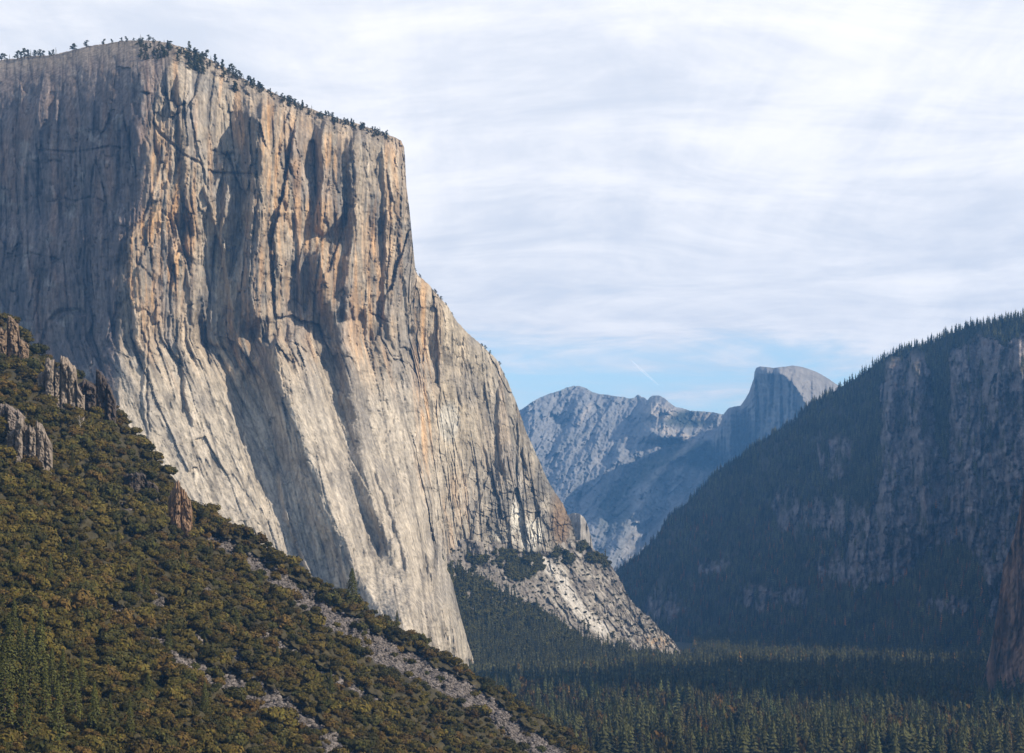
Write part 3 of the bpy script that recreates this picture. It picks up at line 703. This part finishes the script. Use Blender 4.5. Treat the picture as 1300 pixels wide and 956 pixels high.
# ------------------------------------------------------------------ rock outcrops of the near hillside
def outcrop(seed, px, py, wpx, hpx, ncol, label, tint, lean=.1):
    """a broken crag: upright fins and blocks of unequal height with a ragged top, closed behind"""
    r = np.random.default_rng(seed); base = near_pt(px, py+hpx*.5); sc = base[1]/F; Wd = wpx*sc; H = hpx*sc
    nx, nz = 70, 70; X, V = np.meshgrid(np.linspace(-.5, .5, nx), np.linspace(0, 1, nz))
    cols = np.sort(np.concatenate([[-.5], np.linspace(-.5, .5, ncol*2+1)[1:-1]+r.uniform(-.03, .03, ncol*2-1), [.5]]))
    ci = np.clip(np.searchsorted(cols, X+.012*noise(V*9, X*3, seed))-1, 0, len(cols)-2)
    hh = r.uniform(.62, 1.0, len(cols)); ff = r.uniform(-.12, .14, len(cols)); mid = (cols[:-1]+cols[1:])/2
    top = hh[ci]*(1-.9*np.abs(X)**2.2*2)+.13*fbm(X*5, X*0, seed+1, 4, .7); top = np.maximum(top, .12)
    tilt = -X*Wd*.55*min(1, lean*6)
    Z = -.3*H+V*(top*H+.3*H)
    edge = np.clip(1-(np.abs(X)*2)**4, 0, 1)**.5
    cap = np.clip(1-((V-.86)/.14), 0, 1)**.5; cap = np.where(V < .86, 1, cap)
    w = (X-mid[np.clip(ci, 0, len(mid)-1)])/((cols[1:]-cols[:-1])[np.clip(ci, 0, len(mid)-1)])
    y = .36*edge*(1.15-.3*V)+ff[ci]+.05*np.clip(1-(2*np.abs(w))**3, 0, 1)-.10*smooth(.38, .5, np.abs(w))
    fa, ea = facet(X*4+V, V*3*H/Wd-X, seed, 1.1); fb_, eb_ = facet(X*10, V*8*H/Wd, seed+3, 1.1)
    y = y+.13*fa+.06*fb_-.05*smooth(.1, 0, ea)+.03*terrace(noise(X*22, V*16, seed+3), 2)+.03*noise(X*40, V*34, seed+4)
    y = np.maximum(y, .02)*cap*Wd
    Pf = np.stack([X*Wd, -y, Z+tilt], -1); Pb = np.stack([X[::-1]*Wd, .45*Wd*(edge*cap)[::-1]*.8, (Z+tilt)[::-1]], -1)
    P = np.concatenate([Pf, Pb]); n2 = len(P); idx = np.arange(n2*nx).reshape(n2, nx)
    q = np.stack([idx[:-1, :-1], idx[:-1, 1:], idx[1:, 1:], idx[1:, :-1]], -1).reshape(-1, 4)
    C = np.tile(np.array(tint)*(.80, .74, .68), (n2*nx, 1))*(1+.3*fbm(P[..., 0].ravel()/2, P[..., 2].ravel()/6, seed+5, 4))[:, None]
    C = C*(1-.45*smooth(.1, .5, noise(P[..., 0].ravel()/1.5, P[..., 2].ravel()/9, seed+6)))[:, None]
    o = link('rock_outcrop', mesh_from('rock_outcrop', P.reshape(-1, 3), q, C, M_ROCK), label=label, category='rock'); o.location = base
    o.rotation_euler = (0, 0, math.radians(12)); return o
outcrop(11, 10, 426, 52, 52, 2, 'brown rock outcrop at the left edge where the near hillside meets the dark wall', (.26, .20, .15))
outcrop(12, 78, 482, 58, 66, 3, 'fluted grey rock outcrop with upright lit ribs on the upper crest', (.30, .265, .235), .12)
outcrop(13, 121, 497, 52, 60, 2, 'dark blocky rock tower on the crest right of the fluted outcrop', (.10, .085, .08), .12)
outcrop(14, 10, 524, 44, 30, 2, 'small rounded grey rock outcrop above the pale cracked one at left', (.24, .215, .205))
outcrop(15, 38, 556, 56, 52, 3, 'pale cracked rock outcrop in the trees at the left edge', (.28, .25, .225), .12)
outcrop(16, 229, 634, 30, 86, 1, 'tall brown rock pillar on the crest with its sunlit foot', (.30, .21, .145), .05)
outcrop(17, 178, 610, 46, 26, 3, 'low dark rock band in the trees left of the tall brown pillar', (.11, .095, .085), .08)

# ------------------------------------------------------------------ loose stones of the streams
iv, jf = ico(1)
STONE = []
for i in range(5):
    r = np.random.default_rng(400+i); V = iv*(1+.28*r.normal(size=(len(iv), 1)))*(1, r.uniform(.6, .9), r.uniform(.5, .8)); STONE.append((V, jf, np.tile((.112, .098, .092), (len(V), 1))))
sx = rng.uniform(0, 720, 160000); sy = rng.uniform(620, 960, 160000)
kk = (scree(sx, sy) > .45) & (sy > interp(NEAR, sx, 0)); sx, sy = sx[kk][:15000], sy[kk][:15000]
sp = near_pt(sx, sy); ss = rng.uniform(.35, 1.0, len(sx))**3*1.5+.3
scatter_mesh('scree_stones', STONE, sp, ss, M_SCREE, cmul=rng.uniform(.3, 1.9, (len(sx), 1)))

# ------------------------------------------------------------------ conifers of the valley floor
LOW = [conifer_proto(500+i, 11, 6, .15+.02*i, (.062, .062, .022)) for i in range(4)]
LOW_ME = [mesh_from('valley_conifer', *p[:2], p[2], M_NEEDLE) for p in LOW]
TINY = [conifer_proto(520+i, 6, 4, .17+.02*i, (.060, .060, .024)) for i in range(4)]
def floor_trees(n, d0, d1, m0, m1, seed):
    r = np.random.default_rng(seed); D = np.sqrt(r.uniform(d0**2, d1**2, n)); m = r.uniform(m0, m1, n)
    return np.stack([m*D, D, 3*noise(m*D/300, D/300, 120)-2], -1)
def hides(P):
    """True for floor points buried in the hills"""
    x, y, z = P.T; px = HX+x/y*F
    nz_ = CZ+NA+NB*x+NCc*y
    near = (nz_ > 2) & (y < 1500)
    tz = CZ+TA+TB*x+TC*y
    mz = CZ-2950+1.25*x+.42*y
    rc = (px > 1264) & (y > 2600-(px-1250)*1.7)
    return near | ((tz > 4) & (px < 880)) | (mz > 4) | rc
P = floor_trees(5200, 1650, 2700, -.09, .29, 1); P = P[~hides(P)]
P = P[noise(P[:, 0]/45, P[:, 1]/90, 166) < .42]; hgt = np.random.default_rng(3).uniform(17, 41, len(P))*(1+.22*noise(P[:, 0]/70, P[:, 1]/150, 167)); ap = hgt/P[:, 1]; pxv = HX+P[:, 0]/P[:, 1]*F; pyv = HY+CZ/P[:, 1]*F
ap = ap*((pxv > 600) & (pxv < 1255) & (pyv-ap*F < 956))
# the tall ones that stand free at the front first
order = np.argsort(-ap); big = order[:260]; rest = order[260:]
for i in big:
    k = int(rng.integers(0, 4)); o = link('valley_conifer', LOW_ME[k]); o.location = P[i]; h = float(hgt[i]); w = h*float(rng.uniform(.85, 1.2)); o.scale = (w, w, h)
    o.rotation_euler = (0, 0, float(rng.uniform(0, 6.28)))
    side = 'left' if pxv[i] < 850 else 'middle' if pxv[i] < 1060 else 'right'
    o['label'] = 'dark tall conifer at the front of the valley floor forest, %s third' % side; o['category'] = 'tree'; o['group'] = 'front conifers of the valley floor, '+side
P2 = floor_trees(26000, 2700, 5600, -.06, .29, 2); P2 = P2[~hides(P2)]
h2 = np.random.default_rng(4).uniform(17, 42, len(P2))*(1+.3*noise(P2[:, 0]/120, P2[:, 1]/200, 150))
c2 = rng.uniform(.6, 1.5, (len(P2), 1))*np.where(rng.uniform(size=(len(P2), 1)) < .04, [[2.2, 1.3, .8]], [[1, 1, 1]])
BRD = [(V*(.24, .24, .62), Fc, C*np.array((1.0, .8, .8))) for V, Fc, C in (bush_proto(650, 110, 0, .26), bush_proto(651, 110, 1, .26))]
scatter_mesh('valley_forest', LOW+BRD[:1]+[conifer_proto(560, 9, 5, .26, (.055, .06, .02)), conifer_proto(561, 14, 5, .10, (.07, .062, .024)), BRD[1]], P[rest], hgt[rest], M_NEEDLE, cmul=rng.uniform(.5, 1.6, (len(rest), 1))*(1+np.stack([.3*noise(P[rest][:, 0]/30, P[rest][:, 1]/60, 168), 0*hgt[rest], 0*hgt[rest]], -1)))
scatter_mesh('distant_valley_forest', TINY, P2, h2, M_NEEDLE, cmul=c2*1.35)

# trees of the talus
r = np.random.default_rng(8); tx = r.uniform(555, 900, 30000); ty = r.uniform(690, 890, 30000)
kk = (talus_forest(tx, ty) > r.uniform(.3, .9, len(tx))) & (ty > interp(TAL_T, tx, 0)+1); tx, ty = tx[kk][:9000], ty[kk][:9000]
tp = world_pt(tx, ty, talus_depth(tx, ty)); mixk = r.uniform(size=len(tx)) < np.interp(ty, [700, 790, 850], [.12, .25, .8])
TB_ = [bush_proto(600+i, 60, palette=1, size=.34, core=1) for i in range(3)]
scatter_mesh('talus_conifers', TINY, tp[mixk], r.uniform(14, 27, mixk.sum()), M_NEEDLE, cmul=r.uniform(.7, 1.6, (mixk.sum(), 1)))
scatter_mesh('talus_brush', TB_, tp[~mixk], r.uniform(3.5, 7, (~mixk).sum()), M_LEAF, cmul=r.uniform(.7, 1.5, ((~mixk).sum(), 1)))
# sparse bushes on the slabs and ledges
bx2 = r.uniform(570, 860, 5000); by2 = r.uniform(690, 835, 5000); kk = (by2 > interp(TAL_T, bx2, 0)+1) & (fbm(bx2/7, by2/5, 72, 4, .65) > r.uniform(.1, .45, 5000))
bx2, by2 = bx2[kk], by2[kk]
scatter_mesh('slab_brush', TB_, world_pt(bx2, by2, talus_depth(bx2, by2)), r.uniform(1.4, 3.6, len(bx2)), M_LEAF, cmul=r.uniform(.5, 1, (len(bx2), 1)))

# trees of the right mountain
mx = r.uniform(770, 1330, 60000); my = r.uniform(395, 835, 60000)
kk = (my > interp(MT, mx, 0)+1) & (mtn_rock(mx, my) < r.uniform(.05, .5, len(mx))) & (fbm(mx/14, my/8, 165, 3) < r.uniform(.0, .7, len(mx))) ; mx, my = mx[kk][:22000], my[kk][:22000]
mp = world_pt(mx, my, mtn_depth(mx, my)); cmm = r.uniform(.6, 1.9, (len(mx), 1))*np.clip(1.15+.7*fbm(mx/30, my/22, 176, 3), .5, 2)[:, None]*np.where((r.uniform(size=(len(mx), 1)) < .05) & (my[:, None] > 640), [[3.0, 1.2, .8]], [[1, 1, 1]])
scatter_mesh('mountain_forest', TINY, mp, r.uniform(9, 27, len(mx)), M_NEEDLE, cmul=cmm)
RF = [conifer_proto(540+i, 8, 5, .14+.03*i, (.042, .048, .026)) for i in range(4)]
RF_ME = [mesh_from('ridge_fir', *p[:2], p[2], M_NEEDLE) for p in RF]
for j in range(290):
    x = 782+(1306-782)*((j+r.uniform(-.4, .4))/290); y = float(interp(MT, x, 0))+r.uniform(0, 5)
    h = r.uniform(11, 24)*(1.25 if x > 1000 else 1)*(1.3 if r.uniform() < .15 else 1); D = float(mtn_depth(np.array([x]), np.array([y]))[0])
    o = link('ridge_fir', RF_ME[j % 4]); o.location = world_pt(x, y, D); o.location[2] -= 1; w = h*r.uniform(.8, 1.5); o.scale = (w, w, h); o.rotation_euler = (0, 0, float(r.uniform(0, 6.28)))
    zn = 'lower end of the right mountain skyline' if x < 900 else 'skyline of the right mountain below the dome' if x < 1065 else 'skyline of the right mountain right of the dome' if x < 1190 else 'top of the right mountain'
    o['label'] = 'small dark fir on the '+zn; o['category'] = 'tree'; o['group'] = 'firs on the '+zn

# pines along the rim of the great cliff
def rim_crown(seed, R=.44, n=260):
    r = np.random.default_rng(seed); V = []; Fs = []; Cs = []; off = 0
    for i in range(9):
        z = .22+.72*(i/8)+r.normal()*.03; a = r.uniform(0, 6.28); q = R*(1-.6*i/8)*r.uniform(.1, .8); c0 = np.array((q*math.cos(a), q*math.sin(a), z)); k = n//9
        d = r.normal(size=(k, 3)); d /= np.linalg.norm(d, axis=1, keepdims=True); c = c0+d*(R*.55, R*.55, .10)*r.uniform(.4, 1.1, (k, 1))*(1.15-.5*i/8)
        v, f = tri_leaves(c, d, .065*r.uniform(.6, 1.4, k), r); V.append(v); Fs.append(f+off); off += len(v)
        Cs.append(np.repeat(np.array((.050, .052, .024))*r.uniform(.6, 1.4, (k, 1)), 3, 0))
    return np.concatenate(V), np.concatenate(Fs), np.concatenate(Cs)
RM = [mesh_from('crown', *p[:2], p[2], M_NEEDLE) for p in (rim_crown(700), rim_crown(701, .34), clump_conifer(702, .28, 300), rim_crown(703, .52))]
TRr = trunk_proto(.8, .035); TR2 = mesh_from('trunk', TRr[0], TRr[1], TRr[2], M_BARK)
def rim_pine(x, dy, hp, kind, label, group):
    y = float(interp(RIM+EDGE, x, 0)) if x < 512 else float(interp(EDGE, x, 0)); y += dy
    D = float(cliff_depth(np.array([float(x)]), np.array([y]))[0])
    e = link('pine_tree', None); e.location = world_pt(x, y, D+2); h = hp*D/F; e.scale = (h, h, h); e.rotation_euler = (0, 0, float(r.uniform(0, 6.28)))
    e['label'] = label; e['category'] = 'tree'; e['group'] = group
    link('trunk', TR2, e); link('crown', RM[kind], e)
g1 = 'scattered pines on the left rim of the great cliff'
for x, hp, k in [(2,8,0),(6,7,0),(12,6,2),(22,9,0),(26,7,0),(31,11,0),(35,8,0),(39,8,2),(45,7,3),(51,8,3),(55,6,0),(63,5,0),(67,6,0),(71,8,2),(93,8,0),(95,6,0),(110,8,3),(132,6,0),(142,4,0),(154,4,0),(160,5,0),(170,3,0)]:
    rim_pine(x, 2, hp+2.5, k, 'small pine standing on the bare left rim of the great cliff', g1)
g2_ = 'pines on the summit and right shoulder of the great cliff'
for j in range(250):
    x = 176+(500-176)*r.uniform()**1.35; dens = r.uniform()
    dy = r.uniform(1, 26) if x < 300 else r.uniform(1, 10); rim_pine(x, dy, r.uniform(5, 11)*(1.25 if 205 < x < 320 else .85), int(r.integers(0, 4)), 'small dark pine among the boulders of the great cliff summit and its right shoulder', g2_)
for x in [527,533,552,553,556,560,566,574,612,616,622,634,640]:
    rim_pine(x, 2, r.uniform(3, 6), 0, 'tiny bush-like pine on the right descending edge of the great cliff', 'pines on the right descending edge of the great cliff')

# vapour trail, high and far beyond the mountains
a = world_pt(799, 456, 60000.); b = world_pt(836, 489, 60000.)
n = 8; V = []
for i in range(13):
    t = i/12; c = a*(1-t)+b*t; rr = 42*math.sin(math.pi*min(max(t, .04), .96))**.6
    for j in range(n): V.append((c[0], c[1]+rr*math.cos(6.283*j/n), c[2]+rr*math.sin(6.283*j/n)))
Fc = [[i*n+j, i*n+(j+1) % n, (i+1)*n+(j+1) % n, (i+1)*n+j] for i in range(12) for j in range(n)]
mv, nt = new_mat('vapour'); ou = nt.nodes.new('ShaderNodeOutputMaterial'); df0 = nt.nodes.new('ShaderNodeBsdfDiffuse'); tl = nt.nodes.new('ShaderNodeBsdfTranslucent'); df = nt.nodes.new('ShaderNodeAddShader'); nt.links.new(df0.outputs[0], df.inputs[0]); nt.links.new(tl.outputs[0], df.inputs[1]); tl.inputs[0].default_value = (.9, .9, .92, 1); tr = nt.nodes.new('ShaderNodeBsdfTransparent'); mx_ = nt.nodes.new('ShaderNodeMixShader')
df0.inputs[0].default_value = (.9, .9, .92, 1); mx_.inputs[0].default_value = .09; nt.links.new(tr.outputs[0], mx_.inputs[1]); nt.links.new(df.outputs[0], mx_.inputs[2]); nt.links.new(mx_.outputs[0], ou.inputs[0])
link('vapour_trail', mesh_from('vapour_trail', np.array(V), np.array(Fc), np.ones((len(V), 3)), mv), label='thin white vapour trail slanting down through the blue gap in the clouds', category='vapour trail')

# ------------------------------------------------------------------ air
import bmesh
bm = bmesh.new(); bmesh.ops.create_cube(bm, size=1)
x0, x1, y0, y1, z0, z1 = -9500, 9500, -2000, 18500, -10, 1620
for v in bm.verts: v.co = ((x0+x1)/2+v.co.x*(x1-x0), (y0+y1)/2+v.co.y*(y1-y0), (z0+z1)/2+v.co.z*(z1-z0))
me = bpy.data.meshes.new('haze'); bm.to_mesh(me); bm.free()
mh, nt = new_mat('haze_air'); ou = nt.nodes.new('ShaderNodeOutputMaterial'); pv = nt.nodes.new('ShaderNodeVolumePrincipled')
HAZE = 4.8e-5
pv.inputs['Density'].default_value = HAZE; pv.inputs['Color'].default_value = (.16, .45, 1.0, 1); pv.inputs['Anisotropy'].default_value = .1
nt.links.new(pv.outputs[0], ou.inputs['Volume']); me.materials.append(mh)
link('haze', me, kind='stuff')

# ------------------------------------------------------------------ sun, sky, clouds
AZ, EL = math.radians(113), math.radians(31)          # clockwise from the view direction; above the horizon
sun = bpy.data.lights.new('sun', 'SUN'); sun.energy = 5.0; sun.angle = math.radians(.53); sun.color = (1, .87, .69)
so = bpy.data.objects.new('sun', sun); COL.objects.link(so)
from mathutils import Vector
Ld = Vector((math.sin(AZ)*math.cos(EL), math.cos(AZ)*math.cos(EL), math.sin(EL)))
so.rotation_euler = Ld.to_track_quat('Z', 'Y').to_euler()
w = bpy.data.worlds.new('World'); scn.world = w; w.use_nodes = True; nt = w.node_tree; nt.nodes.clear(); N = nt.nodes.new; L = nt.links.new
out = N('ShaderNodeOutputWorld'); bg = N('ShaderNodeBackground'); bg.inputs['Strength'].default_value = .1; L(bg.outputs[0], out.inputs[0])
sky = N('ShaderNodeTexSky'); sky.sky_type = 'NISHITA'; sky.sun_disc = False; sky.sun_elevation = EL; sky.sun_rotation = AZ; sky.altitude = 1300; sky.dust_density = .6; sky.ozone_density = 1.5
tc = N('ShaderNodeTexCoord'); sep = N('ShaderNodeSeparateXYZ'); L(tc.outputs['Generated'], sep.inputs[0])
def math_(op, a, b=None, c=None):
    n = N('ShaderNodeMath'); n.operation = op
    for i, v in enumerate((a, b, c)):
        if v is None: continue
        if isinstance(v, (int, float)): n.inputs[i].default_value = v
        else: L(v, n.inputs[i])
    return n.outputs[0]
def mrange(v, a, b, c=0., d=1., t='SMOOTHSTEP'):
    n = N('ShaderNodeMapRange'); n.interpolation_type = t; L(v, n.inputs[0])
    for i, q in enumerate((a, b, c, d)): n.inputs[i+1].default_value = q
    return n.outputs[0]
zc = math_('ADD', math_('MAXIMUM', sep.outputs['Z'], 0.), .045)
ux = math_('DIVIDE', sep.outputs['X'], zc); uy = math_('DIVIDE', sep.outputs['Y'], zc)
def cloud(sx, sy, ox, oy, detail=6, rough=.55, dist=.0):
    cb = N('ShaderNodeCombineXYZ'); L(math_('MULTIPLY_ADD', ux, sx, ox), cb.inputs[0]); L(math_('MULTIPLY_ADD', uy, sy, oy), cb.inputs[1])
    n = N('ShaderNodeTexNoise'); n.inputs['Scale'].default_value = 1; n.inputs['Detail'].default_value = detail; n.inputs['Roughness'].default_value = rough; n.inputs['Distortion'].default_value = dist
    L(cb.outputs[0], n.inputs['Vector']); return n.outputs['Fac']
sheet = cloud(.30, .42, 3.1, 1.7, 7, .60, .5)
fine = cloud(1.5, 1.9, 7.3, 2.2, 8, .66, .7)
streak = cloud(2.4, .22, 1.3, 5.1, 7, .62, 1.1)
diag = cloud(1.1, .5, 4.4, 8.8, 7, .62, 1.6)
el = sep.outputs['Z']
high = mrange(el, .13, .20, 0., 1.)
mixf = math_('ADD', math_('ADD', math_('MULTIPLY', sheet, .50), math_('MULTIPLY', fine, .25)), math_('MULTIPLY', diag, .25))
thr = mrange(el, .105, .145, -.07, .15)         # thinner sheet near the horizon, where blue shows through
mask = mrange(math_('ADD', mixf, thr), .43, .58, .10, 1.)
sh1 = math_('ADD', math_('MULTIPLY', fine, .35), math_('ADD', math_('MULTIPLY', diag, .30), math_('MULTIPLY', math_('MULTIPLY', streak, high), .20)))
sh1 = math_('ADD', sh1, math_('MULTIPLY', cloud(.5, 1.1, 2.2, 6.1, 6, .6, .4), .15))
sh1 = math_('ADD', sh1, mrange(el, .13, .20, .10, 0.))
shade = mrange(sh1, .40, .60, .0, 1.)
ccol = N('ShaderNodeMix'); ccol.data_type = 'RGBA'; L(shade, ccol.inputs['Factor']); ccol.inputs['A'].default_value = (7.3, 7.6, 8.3, 1); ccol.inputs['B'].default_value = (10.6, 10.3, 10.2, 1)
blue = N('ShaderNodeMix'); blue.data_type = 'RGBA'; blue.inputs['Factor'].default_value = .0; tm = N('ShaderNodeMix'); tm.data_type = 'RGBA'; L(mrange(el, .20, .40), tm.inputs['Factor']); tm.inputs['A'].default_value = (1.75, 1.8, 1.7, 1); tm.inputs['B'].default_value = (1.15, .95, .88, 1)
tint = N('ShaderNodeVectorMath'); tint.operation = 'MULTIPLY'; L(tm.outputs['Result'], tint.inputs[1]); L(sky.outputs[0], tint.inputs[0]); L(tint.outputs[0], blue.inputs['A'])
clear = math_('MULTIPLY', mrange(el, .36, .70, 1., .45), mrange(sep.outputs['Y'], -.3, .5, .45, 1.))
mask = math_('MULTIPLY', mask, clear)
fin = N('ShaderNodeMix'); fin.data_type = 'RGBA'; L(mask, fin.inputs['Factor']); L(blue.outputs['Result'], fin.inputs['A']); L(ccol.outputs['Result'], fin.inputs['B'])
L(fin.outputs['Result'], bg.inputs[0])

# ------------------------------------------------------------------ camera and render settings
cam = bpy.data.cameras.new('camera'); co = bpy.data.objects.new('camera', cam); COL.objects.link(co); scn.camera = co
co.location = (0, 0, CZ); co.rotation_euler = (math.radians(90), 0, 0)
cam.sensor_width = 36; cam.lens = 36*F/1300; cam.shift_y = (HY-478)/1300; cam.clip_start = 1; cam.clip_end = 200000
scn.view_settings.view_transform = 'Standard'; scn.view_settings.look = 'None'; scn.view_settings.exposure = .27; scn.view_settings.gamma = 1; scn.view_settings.use_curve_mapping = False
scn.render.engine = 'CYCLES'; cy = scn.cycles; cy.use_denoising = True; cy.denoiser = 'OPENIMAGEDENOISE'; cy.max_bounces = 4; cy.diffuse_bounces = 2; cy.glossy_bounces = 1; cy.volume_bounces = 0; cy.transparent_max_bounces = 6
cy.caustics_reflective = False; cy.caustics_refractive = False; cy.use_adaptive_sampling = True; cy.adaptive_threshold = .01
